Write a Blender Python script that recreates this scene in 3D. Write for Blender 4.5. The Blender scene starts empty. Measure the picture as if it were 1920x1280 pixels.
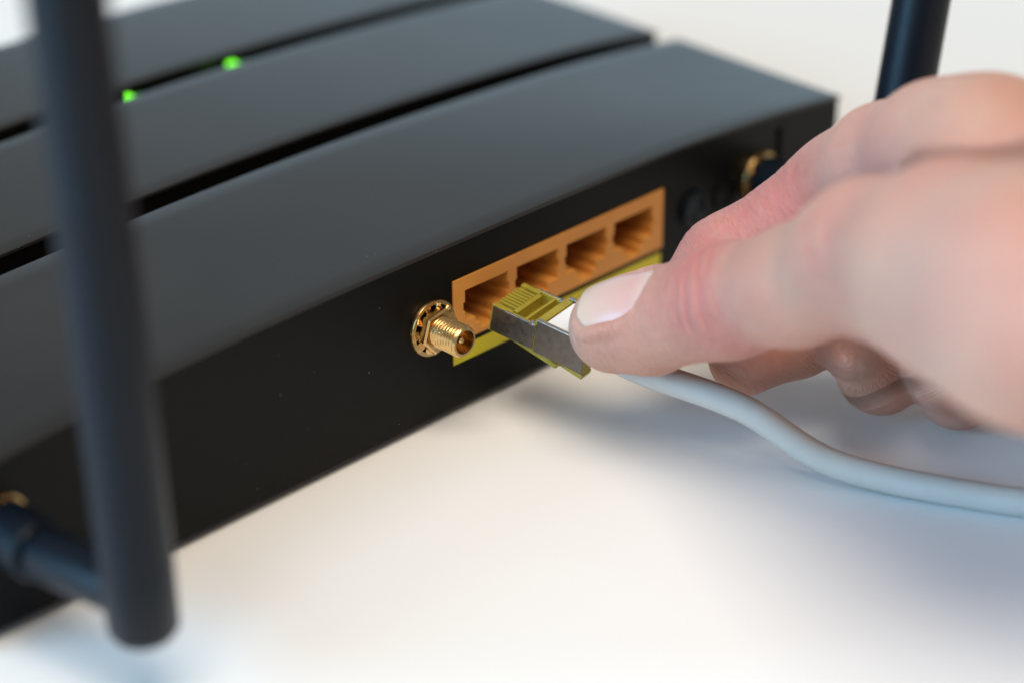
import bpy, bmesh, math, random
import numpy as np
from mathutils import Matrix, Vector

random.seed(4)
rng = np.random.default_rng(7)
S = 0.001                                   # every shape below is written in millimetres
scene = bpy.context.scene
COL = scene.collection

# ------------------------------------------------------------------ camera
cam_d = bpy.data.cameras.new('camera')
cam = bpy.data.objects.new('camera', cam_d)
COL.objects.link(cam)
CR, CU, CB = (0.696866, -0.717185, -0.004815), (0.332502, 0.317119, 0.888188), (-0.635468, -0.620549, 0.459455)
CP = (-272.089, -281.002, 189.839)
cam.matrix_world = Matrix(((CR[0], CU[0], CB[0], CP[0]*S), (CR[1], CU[1], CB[1], CP[1]*S),
                           (CR[2], CU[2], CB[2], CP[2]*S), (0, 0, 0, 1)))
cam_d.lens = 82.1
cam_d.sensor_width = 36
cam_d.clip_start = 0.01
cam_d.clip_end = 50
cam_d.dof.use_dof = True
cam_d.dof.focus_distance = 0.431
cam_d.dof.aperture_fstop = 5.6
scene.camera = cam

# ------------------------------------------------------------------ light
world = bpy.data.worlds.new('World')
scene.world = world
world.use_nodes = True
bg = world.node_tree.nodes['Background']
bg.inputs['Color'].default_value = (1.0, 0.965, 0.92, 1)
bg.inputs['Strength'].default_value = 0.28

def area(name, loc, target, sx, sy, power, color):
    d = bpy.data.lights.new(name, 'AREA')
    d.shape = 'RECTANGLE'; d.size = sx; d.size_y = sy; d.energy = power; d.color = color
    o = bpy.data.objects.new(name, d); COL.objects.link(o)
    o.location = loc
    o.rotation_euler = (Vector(target) - Vector(loc)).to_track_quat('-Z', 'Y').to_euler()
    return o
area('window_light_beside_router', (-1.45, 0.40, 0.50), (0, 0, 0.05), 1.0, 0.9, 40, (0.30, 0.65, 1.0))
area('window_light_behind_router', (1.75, 1.15, 0.36), (0, 0, 0.02), 2.6, 0.70, 6.5, (0.50, 0.79, 1.0))
area('added_warm_key', (-0.45, -0.55, 1.60), (0, 0, 0), 1.1, 1.1, 31, (1.0, 0.87, 0.72))  # warm key added to brighten hand and table; no such lamp is known

vs = scene.view_settings
vs.view_transform = 'Standard'; vs.look = 'None'; vs.gamma = 1.0; vs.exposure = 0.0; vs.use_curve_mapping = False
scene.cycles.max_bounces = 10
scene.cycles.use_denoising = True

# ------------------------------------------------------------------ helpers
def nmat(name):
    m = bpy.data.materials.new(name); m.use_nodes = True
    nt = m.node_tree
    return m, nt, nt.nodes['Principled BSDF']

def N(nt, kind, **kw):
    n = nt.nodes.new(kind)
    for k, v in kw.items():
        if k in n.inputs.keys(): n.inputs[k].default_value = v
        else: setattr(n, k, v)
    return n

def ramp(nt, src, stops):
    r = nt.nodes.new('ShaderNodeValToRGB')
    el = r.color_ramp.elements
    while len(el) < len(stops): el.new(0.5)
    for e, (p, c) in zip(el, stops):
        e.position = p; e.color = c if len(c) == 4 else (*c, 1)
    nt.links.new(src, r.inputs[0])
    return r

def plastic(name, col, rough, bump=0.0, bump_scale=2500.0, dust=False, spec=0.5, coat=0.0):
    m, nt, p = nmat(name)
    p.inputs['Roughness'].default_value = rough
    p.inputs['Specular IOR Level'].default_value = spec
    p.inputs['Coat Weight'].default_value = coat
    tc = N(nt, 'ShaderNodeTexCoord')
    nz = N(nt, 'ShaderNodeTexNoise', Scale=bump_scale, Detail=3.0)
    nt.links.new(tc.outputs['Object'], nz.inputs['Vector'])
    big = N(nt, 'ShaderNodeTexNoise', Scale=60.0, Detail=4.0)
    nt.links.new(tc.outputs['Object'], big.inputs['Vector'])
    c0 = tuple(x*0.9 for x in col); c1 = tuple(min(1, x*1.1) for x in col)
    cr = ramp(nt, big.outputs['Fac'], [(0.3, c0), (0.7, c1)])
    out = cr.outputs['Color']
    rr = N(nt, 'ShaderNodeMapRange'); rr.inputs['To Min'].default_value = rough*0.9; rr.inputs['To Max'].default_value = rough*1.12
    nt.links.new(big.outputs['Fac'], rr.inputs['Value']); nt.links.new(rr.outputs[0], p.inputs['Roughness'])
    if dust:
        # a scatter of dust specks and lint: small round flecks, most cells empty
        for sc_, th in ((330.0, 0.035), (900.0, 0.065)):
            vo = N(nt, 'ShaderNodeTexVoronoi', Scale=sc_, Randomness=1.0)
            nt.links.new(tc.outputs['Object'], vo.inputs['Vector'])
            lt = N(nt, 'ShaderNodeMath', operation='LESS_THAN'); lt.inputs[1].default_value = th
            nt.links.new(vo.outputs['Distance'], lt.inputs[0])
            sep = N(nt, 'ShaderNodeSeparateColor'); nt.links.new(vo.outputs['Color'], sep.inputs[0])
            gt = N(nt, 'ShaderNodeMath', operation='GREATER_THAN'); gt.inputs[1].default_value = 0.93 if sc_ < 500 else 0.975
            nt.links.new(sep.outputs[0], gt.inputs[0])
            mu = N(nt, 'ShaderNodeMath', operation='MULTIPLY')
            nt.links.new(lt.outputs[0], mu.inputs[0]); nt.links.new(gt.outputs[0], mu.inputs[1])
            sc2 = N(nt, 'ShaderNodeMath', operation='MULTIPLY'); sc2.inputs[1].default_value = 0.55
            nt.links.new(mu.outputs[0], sc2.inputs[0])
            mx = N(nt, 'ShaderNodeMix', data_type='RGBA')
            nt.links.new(sc2.outputs[0], mx.inputs['Factor']); nt.links.new(out, mx.inputs['A'])
            mx.inputs['B'].default_value = (0.55, 0.55, 0.55, 1)
            out = mx.outputs['Result']
    nt.links.new(out, p.inputs['Base Color'])
    if bump:
        b = N(nt, 'ShaderNodeBump', Strength=bump, Distance=0.0001)
        nt.links.new(nz.outputs['Fac'], b.inputs['Height']); nt.links.new(b.outputs[0], p.inputs['Normal'])
    return m

def metal(name, col, rough, scale=900.0):
    m, nt, p = nmat(name)
    p.inputs['Metallic'].default_value = 1
    tc = N(nt, 'ShaderNodeTexCoord'); nz = N(nt, 'ShaderNodeTexNoise', Scale=scale, Detail=5.0)
    nt.links.new(tc.outputs['Object'], nz.inputs['Vector'])
    cr = ramp(nt, nz.outputs['Fac'], [(0.3, tuple(x*0.8 for x in col)), (0.7, col)])
    nt.links.new(cr.outputs[0], p.inputs['Base Color'])
    rr = N(nt, 'ShaderNodeMapRange'); rr.inputs['To Min'].default_value = rough*0.7; rr.inputs['To Max'].default_value = rough*1.4
    nt.links.new(nz.outputs['Fac'], rr.inputs['Value']); nt.links.new(rr.outputs[0], p.inputs['Roughness'])
    return m

M = {}
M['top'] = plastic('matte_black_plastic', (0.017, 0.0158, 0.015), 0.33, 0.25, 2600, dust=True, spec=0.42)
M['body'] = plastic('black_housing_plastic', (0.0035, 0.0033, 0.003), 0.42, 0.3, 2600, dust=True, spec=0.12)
M['groove'] = plastic('dark_groove_plastic', (0.006, 0.006, 0.006), 0.6, spec=0.2)
M['orange'] = plastic('amber_port_plastic', (0.60, 0.25, 0.045), 0.5, 0.15, 1800)
M['yellow'] = plastic('yellow_print', (0.56, 0.47, 0.008), 0.45)
M['antenna'] = plastic('antenna_rubber', (0.0022, 0.005, 0.009), 0.40, 0.5, 1500, dust=True, spec=0.22)
M['gold'] = metal('gold_plated_brass', (0.78, 0.52, 0.22), 0.24)
M['contact'] = metal('gold_contact', (0.42, 0.30, 0.09), 0.35)
M['steel'] = metal('nickel_shield', (0.20, 0.175, 0.155), 0.30)
M['steel_edge'] = metal('bare_shield_edge', (0.85, 0.83, 0.78), 0.18)
M['white_plastic'] = plastic('white_plastic', (0.80, 0.80, 0.80), 0.35)
M['cable'] = plastic('grey_cable_jacket', (0.50, 0.475, 0.43), 0.5, 0.2)
M['dielectric'] = plastic('white_dielectric', (0.6, 0.55, 0.45), 0.5)

m, nt, p = nmat('yellow_tinted_clear_plastic')
p.inputs['Base Color'].default_value = (0.62, 0.50, 0.045, 1)
p.inputs['Roughness'].default_value = 0.16; p.inputs['IOR'].default_value = 1.5
p.inputs['Transmission Weight'].default_value = 0.5
tc = N(nt, 'ShaderNodeTexCoord'); nz = N(nt, 'ShaderNodeTexNoise', Scale=350.0, Detail=3.0)
nt.links.new(tc.outputs['Object'], nz.inputs['Vector'])
cr = ramp(nt, nz.outputs['Fac'], [(0.3, (0.58, 0.45, 0.05)), (0.7, (0.70, 0.56, 0.08))])
nt.links.new(cr.outputs[0], p.inputs['Base Color'])
M['plug'] = m

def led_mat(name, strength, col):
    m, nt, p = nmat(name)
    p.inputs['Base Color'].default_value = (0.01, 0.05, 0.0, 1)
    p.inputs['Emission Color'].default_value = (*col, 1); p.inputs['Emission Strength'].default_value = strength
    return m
M['led'] = led_mat('lit_green_led', 2.6, (0.15, 0.85, 0.0))
M['led_reflection'] = led_mat('green_led_reflection', 0.25, (0.05, 1.0, 0.02))  # weak glow imitating the LED's reflection in the groove

m, nt, p = nmat('white_tabletop')
tc = N(nt, 'ShaderNodeTexCoord'); nz = N(nt, 'ShaderNodeTexNoise', Scale=9.0, Detail=6.0)
nt.links.new(tc.outputs['Object'], nz.inputs['Vector'])
cr = ramp(nt, nz.outputs['Fac'], [(0.3, (0.80, 0.79, 0.765)), (0.7, (0.83, 0.82, 0.80))])
nt.links.new(cr.outputs[0], p.inputs['Base Color']); p.inputs['Roughness'].default_value = 0.45
fn = N(nt, 'ShaderNodeTexNoise', Scale=1400.0, Detail=2.0); nt.links.new(tc.outputs['Object'], fn.inputs['Vector'])
b = N(nt, 'ShaderNodeBump', Strength=0.08, Distance=0.0001)
nt.links.new(fn.outputs['Fac'], b.inputs['Height']); nt.links.new(b.outputs[0], p.inputs['Normal'])
M['table'] = m

def mesh_obj(name, verts, faces, mat, parent=None, smooth=False, local=False):
    me = bpy.data.meshes.new(name)
    me.from_pydata([(x*S, y*S, z*S) for x, y, z in verts], [], faces)
    me.validate(); me.update()
    bm = bmesh.new(); bm.from_mesh(me); bmesh.ops.recalc_face_normals(bm, faces=bm.faces); bm.to_mesh(me); bm.free()
    return link(name, me, mat, parent, smooth, local)

def link(name, me, mat, parent=None, smooth=False, local=False):
    me.materials.append(mat)
    if smooth: me.polygons.foreach_set('use_smooth', [True]*len(me.polygons))
    o = bpy.data.objects.new(name, me); COL.objects.link(o)
    if parent is not None:
        o.parent = parent
        if not local: o.matrix_parent_inverse = world_of(parent).inverted()
    return o

def world_of(o):
    mw = o.matrix_basis.copy()
    if o.parent: mw = world_of(o.parent) @ o.matrix_parent_inverse @ mw
    return mw

def bm_obj(name, bm, mat, parent=None, smooth=False, local=False):
    bmesh.ops.recalc_face_normals(bm, faces=bm.faces)
    for v in bm.verts: v.co *= S
    me = bpy.data.meshes.new(name); bm.to_mesh(me); bm.free()
    return link(name, me, mat, parent, smooth, local)

def box_bm(bm, x0, x1, y0, y1, z0, z1, bev=0.0, seg=2, mat=None):
    t = bmesh.new()
    vs_ = [t.verts.new((x, y, z)) for x in (x0, x1) for y in (y0, y1) for z in (z0, z1)]
    for f in ((0, 1, 3, 2), (4, 6, 7, 5), (0, 4, 5, 1), (2, 3, 7, 6), (0, 2, 6, 4), (1, 5, 7, 3)):
        t.faces.new([vs_[i] for i in f])
    if bev: bmesh.ops.bevel(t, geom=list(t.edges), offset=bev, segments=seg, profile=0.6, affect='EDGES')
    if mat is not None: bmesh.ops.transform(t, matrix=mat, verts=t.verts)
    tmp = bpy.data.meshes.new('t'); t.to_mesh(tmp); t.free(); bm.from_mesh(tmp); bpy.data.meshes.remove(tmp)

def lathe_bm(bm, prof, axis_o, axis_d, seg=48, close=True):
    """prof: list of (distance along axis, radius)"""
    d = Vector(axis_d).normalized()
    a = d.orthogonal().normalized(); b_ = d.cross(a)
    rings = []
    for t, r in prof:
        c = Vector(axis_o) + d*t
        rings.append([bm.verts.new(c + (a*math.cos(2*math.pi*i/seg) + b_*math.sin(2*math.pi*i/seg))*r) for i in range(seg)])
    for r0, r1 in zip(rings, rings[1:]):
        for i in range(seg): bm.faces.new((r0[i], r0[(i+1) % seg], r1[(i+1) % seg], r1[i]))
    if close:
        bm.faces.new(rings[0][::-1]); bm.faces.new(rings[-1])

def shade(o, deg=35):
    me = o.data
    me.polygons.foreach_set('use_smooth', [True]*len(me.polygons))
    bm = bmesh.new(); bm.from_mesh(me)
    for e in bm.edges:
        e.smooth = not (len(e.link_faces) == 2 and e.calc_face_angle(0) > math.radians(deg))
    bm.to_mesh(me); bm.free()
    return o

def empty(name, loc, label, cat):
    o = bpy.data.objects.new(name, None); COL.objects.link(o)
    o.location = tuple(x*S for x in loc); o.empty_display_size = 0.02
    o['label'] = label; o['category'] = cat
    return o

# ------------------------------------------------------------------ table
TZ = -28.5
t = mesh_obj('table', [(-2500, -2500, TZ), (2500, -2500, TZ), (2500, 2500, TZ), (-2500, 2500, TZ),
                       (-2500, -2500, TZ-30), (2500, -2500, TZ-30), (2500, 2500, TZ-30), (-2500, 2500, TZ-30)],
             [(0, 1, 2, 3), (4, 7, 6, 5), (0, 4, 5, 1), (1, 5, 6, 2), (2, 6, 7, 3), (3, 7, 4, 0)], M['table'])
t['kind'] = 'structure'

# ------------------------------------------------------------------ router
X0, X1, XC, HW, YB = -112.2, 118.0, 3.0, 115.0, 146.5
ZB = -26.5
def top_z(x, y):
    t_ = min(abs(x-XC)/HW, 1.06)
    back = 8.3 - 4.6*t_**3.2
    tt = math.sqrt(t_*t_+0.01)-0.1
    mid = 8.8 - 5.6*tt**1.6
    k = min(max(y/52.0, 0), 1); k = k*k*(3-2*k)
    return back*(1-k) + mid*k
router = empty('wifi_router', (XC, YB/2, TZ), 'black slatted wifi router with amber network ports and green lights on white table', 'router')

def side_x(y, s):                       # the long plates run a little past the housing, more so towards the front
    return (118.2 + 0.056*max(y, 0)) if s > 0 else (-112.3 - 0.056*max(y, 0))

def bow(x, y):                          # the first groove bends slightly towards the ports at the two ends
    e_ = min(max((abs(x-XC)/HW-0.65)/0.38, 0), 1)
    w_ = min(max(y, 0)/51.0, 1) if y < 58 else max(0, (100.4-y)/42.4)
    return y - 2.6*e_*e_*w_
def plate(y0, y1, th=0.75, r=0.25):
    prof = []                            # cross section in (y, dz), rounded upper edges
    for k in range(5):
        a = math.pi/2*k/4
        prof.append((y0 + r - r*math.sin(math.pi/2 - a) , -r + r*math.sin(a)))
    n = 10
    for k in range(1, n): prof.append((y0 + r + (y1-y0-2*r)*k/n, 0.0))
    for k in range(5):
        a = math.pi/2*k/4
        prof.append((y1 - r + r*math.sin(a), -r + r*math.cos(a)))
    prof.append((y1, -th)); prof.append((y0, -th))
    us = [0, 0.0015, 0.004] + [0.004 + 0.992*k/70 for k in range(1, 70)] + [0.996, 0.9985, 1.0]
    ed = {0: r, 0.0015: 0.22*r, 1.0: r, 0.9985: 0.22*r}
    verts, faces = [], []
    m_ = len(prof)
    for u in us:
        for (y, dz) in prof:
            xa, xb = side_x(y, -1), side_x(y, 1)
            x = xa + (xb-xa)*u
            drop = ed.get(u, 0.0)
            zz = top_z(x, (y0+y1)/2 if y0 > 50 else y) + (min(dz, -drop) if dz > -th else dz)
            verts.append((x, bow(x, y), zz))
    for i in range(len(us)-1):
        for j in range(m_):
            a, b_ = i*m_+j, i*m_+(j+1) % m_
            faces.append((a, b_, b_+m_, a+m_))
    faces.append(tuple(range(m_))); faces.append(tuple(range((len(us)-1)*m_, len(us)*m_))[::-1])
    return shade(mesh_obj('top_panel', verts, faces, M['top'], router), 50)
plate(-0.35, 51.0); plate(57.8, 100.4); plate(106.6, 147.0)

# housing under the plates: arched shell, open towards the rear panel
xs = [X0 + (X1-X0)*k/60 for k in range(61)]
ys = [(1.4, .78), (26, .78), (50.7, .78), (50.8, 8.0), (58.0, 8.0), (58.1, .78), (80, .78), (100.1, .78), (100.2, 8.0), (106.8, 8.0), (106.9, .78), (126, .78), (YB, .78)]
verts, faces = [], []
for y, dz in ys:
    ref = y if y < 52.2 else (79.5 if y < 103 else 126.4)
    for k in range(61):
        xa, xb = side_x(y, -1)+0.25, side_x(y, 1)-0.25
        x = xa + (xb-xa)*k/60
        verts.append((x, bow(x, y), top_z(x, ref) - dz))
nx = len(xs)
for j in range(len(ys)-1):
    for i in range(nx-1): faces.append((j*nx+i, j*nx+i+1, (j+1)*nx+i+1, (j+1)*nx+i))
base = len(verts)
for y, dz in ys:
    verts += [(side_x(y, -1)+0.25, bow(X0, y), ZB), (side_x(y, 1)-0.25, bow(X1, y), ZB)]
for j in range(len(ys)-1):
    faces.append((j*nx, (j+1)*nx, base+2*(j+1), base+2*j))
    faces.append((j*nx+nx-1, base+2*j+1, base+2*(j+1)+1, (j+1)*nx+nx-1))
    faces.append((base+2*j, base+2*(j+1), base+2*(j+1)+1, base+2*j+1))
j = len(ys)-1
faces.append(tuple([j*nx+i for i in range(nx)] + [base+2*j+1, base+2*j]))
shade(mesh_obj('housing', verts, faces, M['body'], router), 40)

# port block numbers, used by the rear panel cut-out as well
PW, PH, PITCH, OX, OW, OZ, SH = 59.8, 13.0, 13.97, 3.03, 11.65, 2.78, 9.25
def rear_panel():
    holes = [(0.05, PW-0.05, -PH+0.05, -0.05), (96.6, 98.5, -6.0, 1.0)]
    xb = sorted(set([X0, 0.05, PW-0.05, 96.6, 98.5, X1] + [X0 + (X1-X0)*k/40 for k in range(1, 40)]))
    fr = [('z', ZB), ('z', -PH+0.05), ('z', -6.0), ('z', -0.05), ('f', 0.42), ('f', 1.0)]
    def zz(kind, v, x):
        if kind == 'z': return v
        tz = top_z(x, 0) - 0.78
        return -0.05 + (tz+0.05)*v
    bm = bmesh.new(); g = {}
    for i, x in enumerate(xb):
        for j, (k, v) in enumerate(fr):
            for l, y in enumerate((0.25, 1.7)): g[i, j, l] = bm.verts.new((x, y, zz(k, v, x)))
    nxx, nz_ = len(xb)-1, len(fr)-1
    def solid(i, j):
        if not (0 <= i < nxx and 0 <= j < nz_): return False
        xm = (xb[i]+xb[i+1])/2
        if 0.05 < xm < PW-0.05 and j in (1, 2): return False
        if 96.6 < xm < 98.5 and j in (2, 3): return False
        return True
    for i in range(nxx):
        for j in range(nz_):
            if not solid(i, j): continue
            a = lambda l: [g[i, j, l], g[i+1, j, l], g[i+1, j+1, l], g[i, j+1, l]]
            bm.faces.new(a(0)); bm.faces.new(a(1)[::-1])
            for (di, dj, p, q_) in ((-1, 0, (i, j), (i, j+1)), (1, 0, (i+1, j), (i+1, j+1)), (0, -1, (i, j), (i+1, j)), (0, 1, (i, j+1), (i+1, j+1))):
                if not solid(i+di, j+dj):
                    bm.faces.new((g[p[0], p[1], 0], g[q_[0], q_[1], 0], g[q_[0], q_[1], 1], g[p[0], p[1], 1]))
    return bm
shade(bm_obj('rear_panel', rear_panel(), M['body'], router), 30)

# amber block with four network jacks
block_bm = bmesh.new()
def jack_profile(i):
    x0 = OX + PITCH*i; x1 = x0 + OW; g = 0.45
    zt, z1, z2, zs = -OZ, -OZ-2.45, -OZ-4.35, -SH
    s1, s2 = 2.7, 4.0
    L_ = [(x0, zt), (x0, z1), (x0-g, z1), (x0-g, z2), (x0, z2), (x0, zs), (x0+s1, zs), (x0+s1, zs-1.6), (x0+s2, zs-1.6), (x0+s2, zs-2.9)]
    R_ = [(x1-(x-x0), z) for x, z in L_]
    return L_ + R_[::-1]
outer = [(0, 0), (0, -PH), (PW, -PH), (PW, 0)]
FY = -0.05
def ring(bm, pts, y): return [bm.verts.new((x, y, z)) for x, z in pts]
def loop_edges(bm, vv): return [bm.edges.new((vv[k], vv[(k+1) % len(vv)])) for k in range(len(vv))]
ov = ring(block_bm, outer, FY); es = loop_edges(block_bm, ov)
for i in range(4): es += loop_edges(block_bm, ring(block_bm, jack_profile(i), FY))
bmesh.ops.triangle_fill(block_bm, use_beauty=True, use_dissolve=False, edges=es)
ob = ring(block_bm, outer, 14.0)
for k in range(4): block_bm.faces.new((ov[k], ov[(k+1) % 4], ob[(k+1) % 4], ob[k]))
block = bm_obj('port_block', block_bm, M['orange'], router)
for i in range(4):
    bm = bmesh.new(); pr = jack_profile(i)
    cx_, cz_ = OX+PITCH*i+OW/2, -7
    a = ring(bm, pr, FY+0.002)
    a2 = ring(bm, [(cx_+(x-cx_)*0.985, cz_+(z-cz_)*0.985) for x, z in pr], FY+0.4)
    b_ = ring(bm, [(cx_+(x-cx_)*0.97, cz_+(z-cz_)*0.97) for x, z in pr], 12.5)
    n = len(pr)
    for u, v in ((a, a2), (a2, b_)):
        for k in range(n): bm.faces.new((u[k], u[(k+1) % n], v[(k+1) % n], v[k]))
    bmesh.ops.triangle_fill(bm, use_beauty=True, edges=[e for e in bm.edges if all(v in b_ for v in e.verts)])
    port = bm_obj('network_jack', bm, M['orange'], block)
    for k in range(8):                       # spring contacts hanging from the roof of the jack
        bm = bmesh.new(); xk = OX+PITCH*i+OW/2 + (k-3.5)*1.02
        pts = [(1.2, -3.0), (3.0, -3.1), (8.5, -6.2), (9.2, -6.0)]
        for (ya, za), (yb, zb) in zip(pts, pts[1:]):
            L = math.hypot(yb-ya, zb-za)
            mt = Matrix.Translation((xk, ya, za)) @ Matrix.Rotation(math.atan2(zb-za, yb-ya), 4, 'X')
            box_bm(bm, -0.17, 0.17, 0, L, -0.12, 0.12, mat=mt)
        if k == 0: bm_all = bm
        else:
            tmp = bpy.data.meshes.new('t'); bm.to_mesh(tmp); bm.free(); bm_all.from_mesh(tmp); bpy.data.meshes.remove(tmp)
    o = bm_obj('jack_contacts', bm_all, M['contact'], block); o['kind'] = 'stuff'

# yellow strip printed below the jacks
bm = bmesh.new(); box_bm(bm, 0.0, PW-0.2, 0.19, 0.26, -17.6, -14.25)
bm_obj('port_label_strip', bm, M['yellow'], router)

# threaded antenna sockets
def socket(x, z):
    bm = bmesh.new()
    # star washer: flat ring with a raised toothed rim
    lathe_bm(bm, [(0.0, 4.75), (0.0, 5.55), (0.6, 5.65), (0.95, 5.5), (0.95, 4.75), (0.0, 4.75)], (x, 0.2, z), (0, -1, 0), 56, False)
    o = bm_obj('antenna_socket', bm, M['gold'], router); shade(o, 40)
    for k in range(10):
        a = 2*math.pi*k/10
        bm = bmesh.new()
        mt = Matrix.Translation((x, -0.75, z)) @ Matrix.Rotation(a, 4, 'Y') @ Matrix.Translation((4.3, 0, 0)) @ Matrix.Rotation(math.radians(20), 4, 'X')
        box_bm(bm, -0.75, 0.75, -0.15, 0.25, -0.8, 0.8, 0.08, 1, mat=mt)
        if k == 0: al = bm
        else:
            tmp = bpy.data.meshes.new('t'); bm.to_mesh(tmp); bm.free(); al.from_mesh(tmp); bpy.data.meshes.remove(tmp)
    bm_obj('washer_teeth', al, M['gold'], o)
    # hexagonal nut with chamfered corners
    bm = bmesh.new()
    for (t0, r0), (t1, r1) in (((0.95, 4.35), (1.2, 4.55)), ((1.2, 4.55), (2.5, 4.55)), ((2.5, 4.55), (2.8, 4.15))):
        A = [bm.verts.new((x + r0*math.cos(math.radians(60*k+12)), 0.0-t0, z + r0*math.sin(math.radians(60*k+12)))) for k in range(6)]
        B = [bm.verts.new((x + r1*math.cos(math.radians(60*k+12)), 0.0-t1, z + r1*math.sin(math.radians(60*k+12)))) for k in range(6)]
        for k in range(6): bm.faces.new((A[k], A[(k+1) % 6], B[(k+1) % 6], B[k]))
    bm.faces.new(B)
    bm_obj('hex_nut', bm, M['gold'], o)
    # thread: real helix
    seg, pitch, length, r0 = 40, 0.72, 6.2, 3.12
    bm = bmesh.new(); rows = []
    nt_ = int(length/pitch*8)
    for i in range(nt_+1):
        row = []
        for k in range(seg):
            y_ = length*i/nt_
            ph = (y_/pitch + k/seg) % 1.0
            rr_ = r0 - 0.42*abs(ph*2-1)
            if y_ > length-0.5: rr_ = min(rr_, r0-0.42+ (length-y_)*0.7)
            a = 2*math.pi*k/seg
            row.append(bm.verts.new((x+rr_*math.cos(a), -2.7-y_, z+rr_*math.sin(a))))
        rows.append(row)
    for r_a, r_b in zip(rows, rows[1:]):
        for k in range(seg): bm.faces.new((r_a[k], r_a[(k+1) % seg], r_b[(k+1) % seg], r_b[k]))
    inner = [[bm.verts.new((x+rr_*math.cos(2*math.pi*k/seg), y_, z+rr_*math.sin(2*math.pi*k/seg))) for k in range(seg)] for rr_, y_ in ((2.3, -2.7-length), (2.3, -5.0))]
    rows = [rows[-1]] + inner
    for r_a, r_b in zip(rows, rows[1:]):
        for k in range(seg): bm.faces.new((r_a[k], r_a[(k+1) % seg], r_b[(k+1) % seg], r_b[k]))
    bm.faces.new(rows[-1])
    shade(bm_obj('threaded_barrel', bm, M['gold'], o), 50)
    bm = bmesh.new(); lathe_bm(bm, [(0, 0.65), (3.0, 0.65), (3.3, 0.35)], (x, -5.0, z), (0, -1, 0), 16)
    shade(bm_obj('centre_pin', bm, M['gold'], o), 40)
for sx in (-102.0, -5.8, 91.0): socket(sx, -7.2)

# antennas: knurled collar and hinge on the socket, round blade rising from the hinge
def antenna(x, z, tilt, top, foot, yh):
    d = Vector((tilt, 0, 1)).normalized()
    o_ = Vector((foot, yh, z))
    bm = bmesh.new()
    prof = [(-7.5, 3.6), (-6.9, 4.7), (-5.5, 5.6), (6.0, 5.8)] + [(6 + (top-6)*k/10, 5.85 - 0.35*k/10) for k in range(1, 11)] + [(top+1.5, 5.0), (top+2.2, 3.5)]
    lathe_bm(bm, prof, o_, d, 64)
    ant = shade(bm_obj('antenna', bm, M['antenna'], router), 40)
    bm = bmesh.new(); prof = []
    lathe_bm(bm, [(0, 4.9), (0.4, 5.2), (9.6, 5.2), (10.1, 4.8)], (x, -1.4, z), (0, -1, 0), 28)
    bm_obj('collar', bm, M['antenna'], ant)
    bm = bmesh.new()
    v0, v1 = Vector((x, -11.4, z)), o_
    lathe_bm(bm, [(0, 4.1), (1.0, 4.5), ((v1-v0).length, 4.4)], v0, v1-v0, 32)
    shade(bm_obj('hinge', bm, M['antenna'], ant), 40)
antenna(91.0, -7.2, 0.17, 165, 92.0, -31.5)
antenna(-102.0, -7.2, -0.03, 165, -98.8, -32.5)

# push button and power jack beside the jacks
bm = bmesh.new()
lathe_bm(bm, [(0, 3.9), (0.9, 3.9), (1.2, 3.5), (1.2, 3.0), (0.6, 2.8), (0.6, 0.6)], (69.5, 0.3, -7.4), (0, -1, 0), 40)
shade(bm_obj('power_button', bm, M['antenna'], router), 40)
bm = bmesh.new()
lathe_bm(bm, [(0, 4.0), (0.5, 4.0), (0.7, 3.7), (0.7, 2.9), (-4, 2.9), (-4, 0.9), (0, 0.9), (0.2, 0.5)], (80.0, 0.3, -7.4), (0, -1, 0), 40)
shade(bm_obj('power_jack', bm, M['body'], router), 40)

# indicator lights in the groove between the plates; dim boxes glow as imitated reflections
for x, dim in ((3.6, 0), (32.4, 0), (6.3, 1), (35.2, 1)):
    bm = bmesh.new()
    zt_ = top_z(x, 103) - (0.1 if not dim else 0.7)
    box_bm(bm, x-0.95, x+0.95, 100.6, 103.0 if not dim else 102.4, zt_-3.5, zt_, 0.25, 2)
    bm_obj('indicator_and_reflection', bm, M['led_reflection'] if dim else M['led'], router, smooth=True)

for fx in (-95, 100):
    for fy in (14, 132):
        bm = bmesh.new(); lathe_bm(bm, [(0, 5.0), (1.6, 5.2), (2.0, 5.2)], (fx, fy, TZ), (0, 0, 1), 24)
        bm_obj('rubber_foot', bm, M['groove'], router)

# ------------------------------------------------------------------ network cable with its plug
PO = Vector((9.62, -5.02, -4.0))
PM = Matrix.Translation(PO) @ Matrix.Rotation(0.184, 4, 'Z') @ Matrix.Rotation(0.164, 4, 'X')
cable = empty('network_cable', (0, 0, 0), 'network cable plug with gold contacts and metal sides held before the leftmost amber port', 'cable')
cable.matrix_basis = Matrix.Translation(PO*S) @ Matrix.Rotation(0.184, 4, 'Z') @ Matrix.Rotation(0.164, 4, 'X')
HWP, BOT = 5.45, -5.6
def pb(boxes, name, mat, bev=0.0, parent=cable):
    bm = bmesh.new()
    for b_ in boxes: box_bm(bm, *b_, bev)
    return bm_obj(name, bm, mat, parent, local=(parent is cable))
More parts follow.
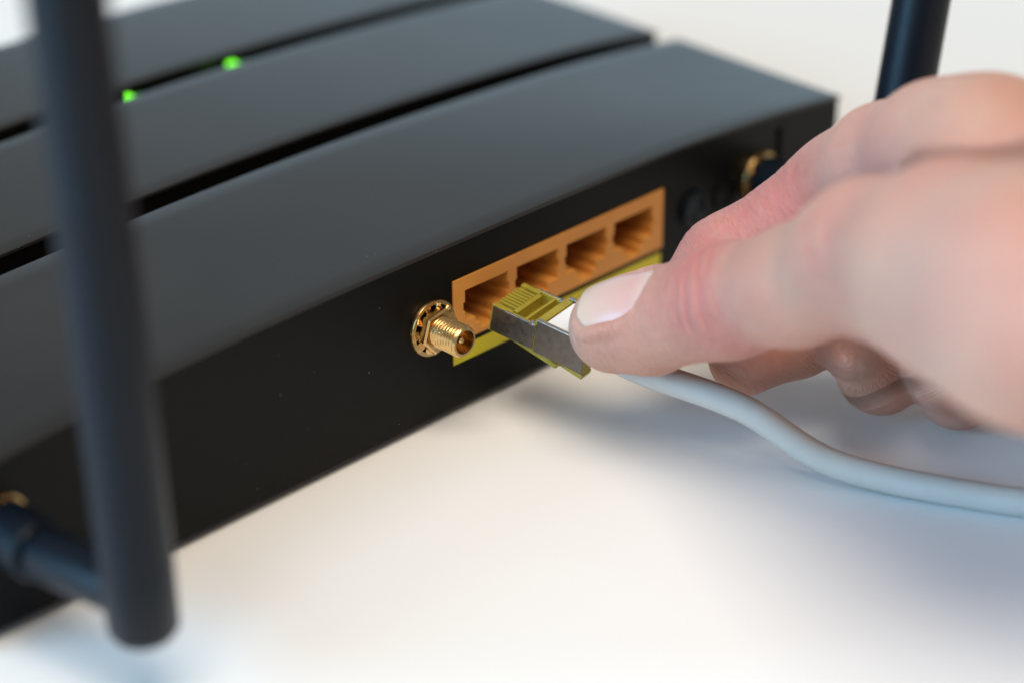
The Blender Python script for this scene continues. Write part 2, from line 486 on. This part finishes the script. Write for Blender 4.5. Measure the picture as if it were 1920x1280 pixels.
# clear body: bottom slab, front comb between the contacts, cross bars and raised rear shoulder
bx = [(-HWP, HWP, -21.0, -0.0, BOT, -2.6)]
bx += [(-HWP, -4.25, -4.3, -0.02, -2.6, 0), (4.25, HWP, -4.3, -0.02, -2.6, 0)]
for k in range(7): bx.append(((k-3)*1.02-0.26, (k-3)*1.02+0.26, -4.0, -0.05, -2.6, -0.05))
bx += [(-4.25, 4.25, -1.1, -0.25, -2.6, -0.6)]
bx += [(-4.25, 4.25, -5.0, -4.0, -2.6, -0.1), (-HWP, -HWP+0.55, -10.0, -4.3, -2.6, -0.02), (HWP-0.55, HWP, -10.0, -4.3, -2.6, -0.02)]
bx += [(-HWP+0.55, HWP-0.55, -7.65, -7.15, -2.6, -0.06), (-HWP+0.2, HWP-0.2, -11.2, -9.6, -2.6, 0.9), (-HWP+0.2, HWP-0.2, -21.0, -11.2, -2.6, 0.55)]
body = pb(bx, 'plug_body', M['plug'], 0.12)
for k in range(8):
    xk = (k-3.5)*1.02
    pb([(xk-0.16, xk+0.16, -3.7, -0.12, -3.2, -0.75), (xk-0.16, xk+0.16, -3.7, -2.9, -0.75, -0.45)], 'contact', M['contact'], 0.05)
# nickel shield: two side cheeks with folded bright rims
for s in (-1, 1):
    xa, xb_ = sorted((s*(HWP+0.02), s*(HWP+0.30)))
    sh = pb([(xa, xb_, -9.9, -0.45, BOT+0.35, -0.12)], 'shield_cheek', M['steel'], 0.08)
    xa2, xb2 = sorted((s*(HWP+0.02), s*(HWP+0.34)))
    pb([(xa2, xb2, -21.0, -10.2, BOT+0.1, 1.15)], 'shield_cheek', M['steel'], 0.08)
    xa3, xb3 = sorted((s*(HWP-0.45), s*(HWP+0.36)))
    pb([(xa3, xb3, -21.0, -10.15, 1.16, 1.36)], 'shield_rim', M['steel_edge'], 0.06)
    xa4, xb4 = sorted((s*(HWP-0.05), s*(HWP+0.33)))
    pb([(xa4, xb4, -9.9, -3.2, -0.11, 0.04)], 'shield_rim', M['steel_edge'], 0.05)
    xa5, xb5 = sorted((s*(HWP-0.75), s*(HWP+0.40)))
    pb([(xa5, xb5, -9.5, -8.5, -0.25, 0.22)], 'shield_tab', M['steel_edge'], 0.1)
pb([(-HWP+0.9, HWP-0.55, -20.5, -11.6, 0.58, 0.95)], 'clamp_window', M['white_plastic'], 0.15)
# latch below the nose
bm = bmesh.new()
box_bm(bm, -3.1, 3.1, -14, 0, -0.55, 0.55, 0.2, mat=Matrix.Translation((0, -0.4, BOT-0.55)) @ Matrix.Rotation(math.radians(9), 4, 'X'))
box_bm(bm, -1.7, 1.7, -19, -13, -0.5, 0.5, 0.2, mat=Matrix.Translation((0, -0.4, BOT-0.55)) @ Matrix.Rotation(math.radians(9), 4, 'X'))
bm_obj('latch', bm, M['plug'], cable, local=True)
# strain relief and cable, running back through the grip
def tube(name, pts, rad, mat, parent, seg=20):
    P_ = [Vector(p) for p in pts]
    fine = []
    for i in range(len(P_)-1):
        p0, p1, p2, p3 = P_[max(i-1, 0)], P_[i], P_[i+1], P_[min(i+2, len(P_)-1)]
        for k in range(8):
            t_ = k/8
            fine.append(0.5*((2*p1)+(p2-p0)*t_+(2*p0-5*p1+4*p2-p3)*t_*t_+(3*p1-p0-3*p2+p3)*t_**3))
    fine.append(P_[-1])
    bm = bmesh.new(); rows = []; up = Vector((0, 0, 1))
    for i, p_ in enumerate(fine):
        d = (fine[min(i+1, len(fine)-1)] - fine[max(i-1, 0)]).normalized()
        a = d.cross(up).normalized(); b_ = a.cross(d)
        r_ = rad(i/(len(fine)-1)) if callable(rad) else rad
        rows.append([bm.verts.new(p_ + (a*math.cos(2*math.pi*k/seg)+b_*math.sin(2*math.pi*k/seg))*r_) for k in range(seg)])
    for ra, rb in zip(rows, rows[1:]):
        for k in range(seg): bm.faces.new((ra[k], ra[(k+1) % seg], rb[(k+1) % seg], rb[k]))
    bm.faces.new(rows[0][::-1]); bm.faces.new(rows[-1])
    return bm_obj(name, bm, mat, parent, smooth=True, local=True)
PMI = PM.inverted()
tube('cable_jacket', [(0, -20, -2.4), (0, -30, -3.0)] + [PMI @ Vector(q) for q in ((22, -52, -15.5), (29.5, -68, -24), (40, -90, -25.8), (53, -113, -25.8), (76, -152, -25.8), (112, -212, -25.8), (145, -290, -25.8))], 2.6, M['cable'], cable)

# ------------------------------------------------------------------ hand: one continuous skin from a distance field
THUMB = [(11.1, -30.2, -2.6, 8.2), (13.4, -37.1, -0.0, 9.2), (14.8, -54.0, 9.5, 9.7), (12.4, -69.4, 18.1, 9.6), (10.2, -85.7, 30.0, 11.6), (4.7, -104.6, 36.1, 15.3), (-1.5, -124.7, 39.7, 17.5)]
INDEX = [(38.4, -88.9, 38.6, 11.4), (42.0, -75.5, 35.5, 11.0), (46.8, -62.4, 27.2, 10.6), (49.2, -53.0, 19.3, 10.0), (33.3, -38.1, 4.5, 8.3), (27.3, -33.6, -4.4, 7.0)]
MIDDLE = [(44.8, -89.3, 25.2, 12.0), (59.0, -60.1, 3.7, 9.6), (45.1, -45.7, -11.2, 8.4), (33.1, -43.9, -12.4, 7.2)]
RING = [(53.6, -95.2, 12.0, 11.5), (68.2, -69.0, -6.5, 9.2), (54.2, -59.3, -17.1, 8.0), (40.5, -62.3, -5.3, 7.0)]
LITTLE = [(61.8, -99.6, 0.0, 11.0), (74.4, -78.8, -15.5, 8.4), (62.0, -72.2, -19.4, 7.3), (51.2, -74.0, -10.6, 6.5)]
WRIST = [(26.5, -133.3, 36.2, 24.0), (32.8, -131.2, 25.9, 22.0), (24.9, -171.5, 41.2, 27.0), (19.3, -213.0, 53.5, 32.0)]

v3 = lambda p: np.array(p[:3], float)
def unit(v): return v/np.linalg.norm(v)
t_axis = unit(v3(THUMB[0]) - v3(THUMB[1]))            # thumb, towards its tip
n_nail = np.array((-0.202, -0.203, 0.958)); n_nail = unit(n_nail - n_nail.dot(t_axis)*t_axis)
s_nail = np.cross(t_axis, n_nail)

def cone(P, a, b):
    A, B = v3(a), v3(b); ra, rb = a[3], b[3]
    ab = B-A; t_ = np.clip(((P-A)@ab)/(ab@ab), 0, 1)
    return np.linalg.norm(P - (A + t_[:, None]*ab), axis=1) - (ra + (rb-ra)*t_)
def smin(a, b, k):
    h = np.clip(0.5+0.5*(b-a)/k, 0, 1)
    return b + (a-b)*h - k*h*(1-h)
def chain(P, pts, k):
    d = cone(P, pts[0], pts[1])
    for a, b in zip(pts[1:], pts[2:]): d = smin(d, cone(P, a, b), k)
    return d
def off(p, vec, r): return (p[0]+vec[0], p[1]+vec[1], p[2]+vec[2], r)
NAIL_C = v3(THUMB[0])*0.62 + v3(THUMB[1])*0.38
NSH, NLEN = -1.3, 7.8
def nail_top(a): return 8.35 - 1.15*np.maximum(a+0.1, 0)**2 - 0.5*np.maximum(-a-0.55, 0)
def nail_point(s, a, lift=0.0):
    """s in -1..1 across, a in -1 (root) .. 1 (free edge): millimetre point on the nail plate"""
    wdt = 6.9*(1 - 0.05*a)
    ang = s*0.80
    R_ = wdt/math.sin(0.80)
    c = NAIL_C + t_axis*(a*NLEN + NSH)
    top = float(nail_top(a))
    return c + s_nail*(R_*math.sin(ang)) + n_nail*(top + lift - R_*(1-math.cos(ang)))

RIM = [nail_point(1.07, -0.1+0.9*k/5, -0.3) for k in range(5, -1, -1)]
RIM += [nail_point(1.07*math.cos(t_), -0.1-1.0*math.sin(t_), 0.15) for t_ in np.linspace(0.2, math.pi-0.2, 9)]
RIM += [nail_point(-1.07, -0.1+0.9*k/5, -0.3) for k in range(6)]
def hand_sdf(P):
    th = THUMB
    # distal thumb: three parallel cores make it wide and flat
    d_t = None
    for s in (-2.4, 0, 2.4):
        q = [off(th[0], s_nail*s*0.8, 7.0), off(th[1], s_nail*s, 7.4), off(th[2], s_nail*s*0.5, 8.9)]
        c = chain(P, q, 2.0)
        d_t = c if d_t is None else smin(d_t, c, 3.0)
    pad = cone(P, off(th[0], -n_nail*1.6, 6.4), off(th[1], -n_nail*2.4, 7.2)); d_t = smin(d_t, pad, 3.0)
    d_t = smin(d_t, chain(P, th[2:5], 4.0), 4.0)
    # bed sunk for the nail, then the skin fold round it (only points near the nail matter)
    near = np.linalg.norm(P - NAIL_C, axis=1) < 18
    if near.any():
        Q = P[near]; dq = d_t[near]; rel = Q - NAIL_C
        sa, aa, hh = rel@s_nail, (rel@t_axis - NSH)/NLEN, rel@n_nail
        R_ = 6.9/math.sin(0.80)
        plate_h = nail_top(np.clip(aa, -1, 1.2)) - R_*(1-np.sqrt(np.maximum(1-(sa/R_)**2, 0.05)))
        cut = hh - plate_h + 0.15
        msk = np.clip((1.0 - (np.abs(sa)/7.2)**2.6 - (np.maximum(-aa-0.05, 0)/1.0)**2.6)/0.15, 0, 1)*(hh > 0)
        dq = dq + msk*np.maximum(0, np.minimum(cut, 3.0) - dq)
        for a, b in zip(RIM, RIM[1:]): dq = smin(dq, cone(Q, (*a, 0.62), (*b, 0.62)), 1.4)
        d_t[near] = dq
    palm = chain(P, th[4:7], 6.0)
    palm = smin(palm, cone(P, th[6], WRIST[0]), 10)
    knuck = [INDEX[0], MIDDLE[0], RING[0], LITTLE[0]]
    for a, b in zip(knuck, knuck[1:]): palm = smin(palm, cone(P, a, b), 6)
    for kn in knuck: palm = smin(palm, cone(P, kn, off(WRIST[0] if kn[2] > 20 else WRIST[1], (0, 0, 0), 15)), 9)
    palm = smin(palm, cone(P, off(th[4], (8, -12, -8), 13), off(LITTLE[0], (-12, -14, 2), 13)), 9)
    palm = smin(palm, cone(P, off(th[4], (9, -6, 3), 8), off(INDEX[0], (-1, 0, -4), 8)), 7)      # web of the thumb
    palm = smin(palm, smin(chain(P, [WRIST[0], WRIST[2], WRIST[3]], 6), chain(P, [WRIST[1], WRIST[2]], 6), 8), 10)
    d = smin(palm, d_t, 5.0)
    d = smin(d, chain(P, INDEX, 5.0), 8.0)
    for fgr in (MIDDLE, RING, LITTLE): d = smin(d, chain(P, fgr, 2.5), 2.0)
    return d

def surface_nets(lo, hi, h):
    n = [int(math.ceil((b-a)/h))+1 for a, b in zip(lo, hi)]
    ax = [lo[i] + h*np.arange(n[i]) for i in range(3)]
    F = np.empty(n, np.float32)
    for i in range(n[0]):
        Y, Z = np.meshgrid(ax[1], ax[2], indexing='ij')
        F[i] = hand_sdf(np.stack([np.full(Y.size, ax[0][i]), Y.ravel(), Z.ravel()], 1)).reshape(n[1], n[2])
    neg = F < 0
    c = np.zeros([k-1 for k in n], np.int32)
    for i in (0, 1):
        for j in (0, 1):
            for k in (0, 1): c += neg[i:n[0]-1+i, j:n[1]-1+j, k:n[2]-1+k]
    act = (c > 0) & (c < 8)
    idx = -np.ones(act.shape, np.int64); idx[act] = np.arange(act.sum())
    V = np.argwhere(act).astype(float) + 0.5
    V = V*h + np.array(lo)
    faces = []
    for axis in range(3):
        sl0 = [slice(None)]*3; sl1 = [slice(None)]*3
        sl0[axis] = slice(0, -1); sl1[axis] = slice(1, None)
        chg = neg[tuple(sl0)] != neg[tuple(sl1)]
        fl = neg[tuple(sl0)]
        e = np.argwhere(chg)
        o1, o2 = [a for a in range(3) if a != axis]
        ok = (e[:, o1] > 0) & (e[:, o2] > 0) & (e[:, o1] < n[o1]-1) & (e[:, o2] < n[o2]-1)
        e = e[ok]
        def cell(a, b):
            q = e.copy(); q[:, o1] -= a; q[:, o2] -= b
            return idx[q[:, 0], q[:, 1], q[:, 2]]
        quad = np.stack([cell(0, 0), cell(1, 0), cell(1, 1), cell(0, 1)], 1)
        flip = fl[e[:, 0], e[:, 1], e[:, 2]]
        if axis == 1: flip = ~flip
        quad[~flip] = quad[~flip][:, ::-1]
        faces.append(quad)
    return V, np.concatenate(faces)

TET = np.array([(1, -1, -1), (-1, -1, 1), (-1, 1, -1), (1, 1, 1)], float)
def sdf_grad(P, e=0.06):
    g = sum(k_[None, :]*hand_sdf(P+k_*e)[:, None] for k_ in TET)
    return g/np.maximum(np.linalg.norm(g, axis=1, keepdims=True), 1e-9)
def project(P, it=1):
    for _ in range(it):
        g = sdf_grad(P); P = P - g*hand_sdf(P)[:, None]
    return P, g
def subdivide(V, F):
    e = np.sort(np.stack([F, np.roll(F, -1, 1)], 2).reshape(-1, 2), 1)
    ue, inv = np.unique(e, axis=0, return_inverse=True)
    inv = inv.reshape(-1, 4)
    n0 = len(V)
    ev = V[ue].mean(1); fv = V[F].mean(1)
    n1 = n0+len(ue)
    fi = n1+np.arange(len(F))
    ei = n0+inv
    NF = np.concatenate([np.stack([F[:, k], ei[:, k], fi, ei[:, (k-1) % 4]], 1) for k in range(4)])
    return np.concatenate([V, ev, fv]), NF

HV, HF = surface_nets((-30, -200, -32), (86, -18, 72), 1.6)
# relax the blocky start, then settle on the exact surface and refine
def relax(V, F, it):
    for _ in range(it):
        acc = np.zeros_like(V); cnt = np.zeros(len(V))
        for k in range(4):
            a, b = F[:, k], F[:, (k+1) % 4]
            np.add.at(acc, a, V[b]); np.add.at(acc, b, V[a]); np.add.at(cnt, a, 1); np.add.at(cnt, b, 1)
        V = 0.4*V + 0.6*acc/np.maximum(cnt, 1)[:, None]
    return V
HV = project(relax(project(HV, 2)[0], HF, 3), 2)[0]
HV, HF = subdivide(HV, HF)
HV = project(HV, 1)[0]
HV, HF = subdivide(HV, HF)
HV, nrm = project(HV, 1)

# joint creases and knuckle wrinkles, cut into the skin itself
def crease(center, axis, side, offs, depth, width, spread, reach=13.0, wob=0.5):
    axis = unit(np.array(axis)); rel = HV - np.array(center)
    t_ = rel @ axis
    s_ = nrm @ unit(np.array(side))
    lat = np.linalg.norm(rel - t_[:, None]*axis, axis=1)
    near = np.clip((reach - lat)/2.0, 0, 1)
    o_ = np.zeros(len(HV))
    oth = unit(np.cross(axis, np.array(side)))
    w_ = rel @ oth
    for i, of in enumerate(offs):
        bend = of + wob*np.sin(w_*0.45 + i*1.7) + 0.018*w_*w_*(1 if of > 0 else -1)*0.6
        m_ = np.clip((s_-(1-spread))/0.35, 0, 1)
        o_ -= depth[i % len(depth)]*np.exp(-((t_-bend)/width)**2)*m_*near
    return o_
ix = [v3(p) for p in INDEX]; del ix[1]
to_cam = np.array(CB); up_c = np.array(CU)
del ix[1]
ax1, ax2, ax3 = unit(ix[1]-ix[0]), unit(ix[2]-ix[1]), unit(ix[3]-ix[2])
disp = np.zeros(len(HV))
jd = unit(ax1+ax2)
disp += crease(ix[1], jd, to_cam-0.4*up_c, [2.2], [1.7], 1.0, 0.95, 11.8, 0.3)
disp += crease(ix[1], jd, to_cam+0.5*up_c, [-6.5, -4.6, -2.6, -0.4], [0.25, 0.42, 0.32, 0.22], 0.45, 1.2, 12.5, 0.4)
disp += crease(ix[1]*0.55+ix[2]*0.45, ax2, to_cam+0.3*up_c, [-3.0, -1.0, 1.6, 3.6, 5.2], [0.09, 0.13, 0.08, 0.12, 0.07], 0.35, 1.1, 11, 0.6)
disp += crease(ix[1]*0.8+ix[2]*0.2, ax2, to_cam+0.2*up_c, [-2.4, -1.2, 0.3, 1.4], [0.12, 0.16, 0.12, 0.1], 0.3, 1.1, 11, 0.7)
disp += crease(ix[2], unit(ax2+ax3), to_cam+0.3*up_c, [-1.5, 0.2, 2.0], [0.12, 0.3, 0.12], 0.4, 1.1, 10.5, 0.4)
tp = [v3(p) for p in THUMB]
disp += crease(tp[2], unit(tp[2]-tp[1]), n_nail, [-4.2, -2.4, -0.4, 1.5, 3.4, 5.0], [0.16, 0.3, 0.42, 0.42, 0.28, 0.16], 0.5, 0.95, 13, 0.5)
disp += crease(tp[4], unit(tp[4]-tp[3]), n_nail, [-3.0, 0.5, 4.0], [0.2, 0.3, 0.2], 0.9, 0.9, 16, 0.8)
crs = np.clip(-disp*0.7, 0, 0.5)
# tendon / vein relief on the thumb side of the hand
disp += 0.35*np.sin(HV[:, 0]*0.11+HV[:, 2]*0.17)*np.sin(HV[:, 1]*0.13+HV[:, 2]*0.09)
HV = HV + nrm*disp[:, None]

hand = empty('hand', (47, -165, TZ), 'bare right hand pinching the network plug between thumb and index finger', 'hand')
me = bpy.data.meshes.new('skin')
me.from_pydata((HV*S).tolist(), [], HF.tolist()); me.update()
# reddening of real skin: finger joints and tips carry more blood
red = np.zeros(len(HV))
for c, r_, a in ((ix[1], 9, 0.8), (ix[1]*.5+ix[2]*.5, 14, 0.75), (ix[2], 10, 0.8), (ix[0]*.6+ix[1]*.4, 10, 0.45), (tp[2], 9, 0.75), (NAIL_C-t_axis*7.5, 5, 0.8), (tp[4]*.4+tp[5]*.6, 12, 0.35), (tp[3], 8, 0.2)):
    red = np.maximum(red, a*np.exp(-(np.linalg.norm(HV-c, axis=1)/r_/1.25)**2))
red = np.clip(red + crs, 0, 1)
at = me.attributes.new('redness', 'FLOAT', 'POINT'); at.data.foreach_set('value', red.astype(np.float32))
al = np.zeros((len(HV), 3))                 # along-finger coordinate for the fine skin lines
segs = list(zip(INDEX, INDEX[1:])) + list(zip(THUMB, THUMB[1:]))
wsum = np.zeros(len(HV)); base_t = 0
for a, b_ in segs:
    A, B = v3(a), v3(b_); ab = B-A; L = np.linalg.norm(ab)
    q_ = np.clip(((HV-A)@ab)/(L*L), 0, 1); dd = np.linalg.norm(HV-(A+q_[:, None]*ab), axis=1) - (a[3]+(b_[3]-a[3])*q_)
    wt = np.exp(-np.clip(dd, -4, 40)/0.9); wsum += wt
    d_ = ab/L; e1 = unit(np.cross(d_, (0.3, 0.2, 0.9))); e2 = np.cross(d_, e1)
    rel = HV-A
    al[:, 0] += wt*(base_t + rel@d_); al[:, 1] += wt*(rel@e1); al[:, 2] += wt*(rel@e2)
    base_t += L
al /= np.maximum(wsum, 1e-12)[:, None]; al = np.nan_to_num(al).astype(np.float32)
at = me.attributes.new('along', 'FLOAT_VECTOR', 'POINT'); at.data.foreach_set('vector', al.ravel())

m, nt, p = nmat('skin')
ra = N(nt, 'ShaderNodeAttribute', attribute_name='redness')
tc = N(nt, 'ShaderNodeTexCoord')
n1 = N(nt, 'ShaderNodeTexNoise', Scale=55.0, Detail=6.0); nt.links.new(tc.outputs['Object'], n1.inputs['Vector'])
n2 = N(nt, 'ShaderNodeTexNoise', Scale=900.0, Detail=3.0); nt.links.new(tc.outputs['Object'], n2.inputs['Vector'])
ad = N(nt, 'ShaderNodeMath', operation='MULTIPLY_ADD'); ad.inputs[1].default_value = 0.9; ad.inputs[2].default_value = -0.30
nt.links.new(n1.outputs['Fac'], ad.inputs[0])
ad2 = N(nt, 'ShaderNodeMath', operation='MULTIPLY_ADD'); ad2.inputs[1].default_value = 0.40
nt.links.new(n2.outputs['Fac'], ad2.inputs[0]); nt.links.new(ad.outputs[0], ad2.inputs[2])
sm = N(nt, 'ShaderNodeMath', operation='ADD', use_clamp=True); nt.links.new(ra.outputs['Fac'], sm.inputs[0]); nt.links.new(ad2.outputs[0], sm.inputs[1])
cr = ramp(nt, sm.outputs[0], [(0.0, (0.60, 0.355, 0.25)), (0.40, (0.59, 0.295, 0.215)), (1.0, (0.54, 0.185, 0.155))])
nt.links.new(cr.outputs[0], p.inputs['Base Color'])
p.inputs['Roughness'].default_value = 0.46
p.inputs['Specular IOR Level'].default_value = 0.4
p.inputs['Subsurface Weight'].default_value = 0.35
p.inputs['Subsurface Radius'].default_value = (1.0, 0.35, 0.2)
p.inputs['Subsurface Scale'].default_value = 0.0013
fa = N(nt, 'ShaderNodeAttribute', attribute_name='along')
mp = N(nt, 'ShaderNodeMapping'); mp.inputs['Scale'].default_value = (2.6, 0.35, 0.35); nt.links.new(fa.outputs['Vector'], mp.inputs['Vector'])
ln = N(nt, 'ShaderNodeTexNoise', Scale=1.0, Detail=3.0, Roughness=0.6); nt.links.new(mp.outputs[0], ln.inputs['Vector'])
vo = N(nt, 'ShaderNodeTexVoronoi', Scale=1500.0, feature='DISTANCE_TO_EDGE'); nt.links.new(tc.outputs['Object'], vo.inputs['Vector'])
b1 = N(nt, 'ShaderNodeBump', Strength=1.0, Distance=0.0007); nt.links.new(ln.outputs['Fac'], b1.inputs['Height'])
b2 = N(nt, 'ShaderNodeBump', Strength=0.7, Distance=0.0001); nt.links.new(vo.outputs['Distance'], b2.inputs['Height']); nt.links.new(b1.outputs[0], b2.inputs['Normal'])
nt.links.new(b2.outputs[0], p.inputs['Normal'])
M['skin'] = m
link('skin', me, M['skin'], hand, smooth=True)

# thumbnail
m, nt, p = nmat('nail')
na = N(nt, 'ShaderNodeAttribute', attribute_name='length')
cr = ramp(nt, na.outputs['Fac'], [(0.0, (0.60, 0.40, 0.35)), (0.12, (0.62, 0.43, 0.38)), (0.26, (0.60, 0.355, 0.31)), (0.62, (0.61, 0.39, 0.325)), (0.84, (0.62, 0.43, 0.33)), (1.0, (0.62, 0.45, 0.33))])
nt.links.new(cr.outputs[0], p.inputs['Base Color'])
p.inputs['Roughness'].default_value = 0.30
p.inputs['Subsurface Weight'].default_value = 0.25; p.inputs['Subsurface Scale'].default_value = 0.0015
na2 = N(nt, 'ShaderNodeAttribute', attribute_name='across')
wv_ = N(nt, 'ShaderNodeTexNoise', Scale=1.0, Detail=3.0, noise_dimensions='1D')
mu_ = N(nt, 'ShaderNodeMath', operation='MULTIPLY'); mu_.inputs[1].default_value = 14.0
nt.links.new(na2.outputs['Fac'], mu_.inputs[0]); nt.links.new(mu_.outputs[0], wv_.inputs['W'])
bn = N(nt, 'ShaderNodeBump', Strength=0.35, Distance=0.0002); nt.links.new(wv_.outputs['Fac'], bn.inputs['Height']); nt.links.new(bn.outputs[0], p.inputs['Normal'])
M['nail'] = m
na_, nb_ = 30, 26
verts, faces, ln_, ac_ = [], [], [], []
for lay in (0.42, -0.5):
    for i in range(na_+1):
        a = -1 + 2*i/na_
        wv = min(1.0, (1-max(0, (-a-0.25)/0.85)**2.6)**0.5 if a < -0.25 else 1.0) * (1.0 if a < 0.45 else math.sqrt(max(0.05, 1-((a-0.45)/0.60)**2.2)))
        for j in range(nb_+1):
            s = (-1 + 2*j/nb_)*wv
            edge = 0.22*max(0, abs(s)-0.85)/0.15
            q = nail_point(s, a, lay - (edge if lay > 0 else 0))
            verts.append(tuple(q)); ln_.append((a+1)/2); ac_.append(s)
n = (na_+1)*(nb_+1)
for l in (0, 1):
    for i in range(na_):
        for j in range(nb_):
            k = l*n + i*(nb_+1)+j
            faces.append((k, k+1, k+nb_+2, k+nb_+1))
bd_ = [j for j in range(nb_+1)] + [i*(nb_+1)+nb_ for i in range(1, na_+1)] + [na_*(nb_+1)+j for j in range(nb_-1, -1, -1)] + [i*(nb_+1) for i in range(na_-1, 0, -1)]
for a, b_ in zip(bd_, bd_[1:]+bd_[:1]): faces.append((a, b_, b_+n, a+n))
nail = mesh_obj('thumbnail', verts, faces, M['nail'], hand, smooth=True)
at = nail.data.attributes.new('length', 'FLOAT', 'POINT'); at.data.foreach_set('value', ln_)
at = nail.data.attributes.new('across', 'FLOAT', 'POINT'); at.data.foreach_set('value', ac_)
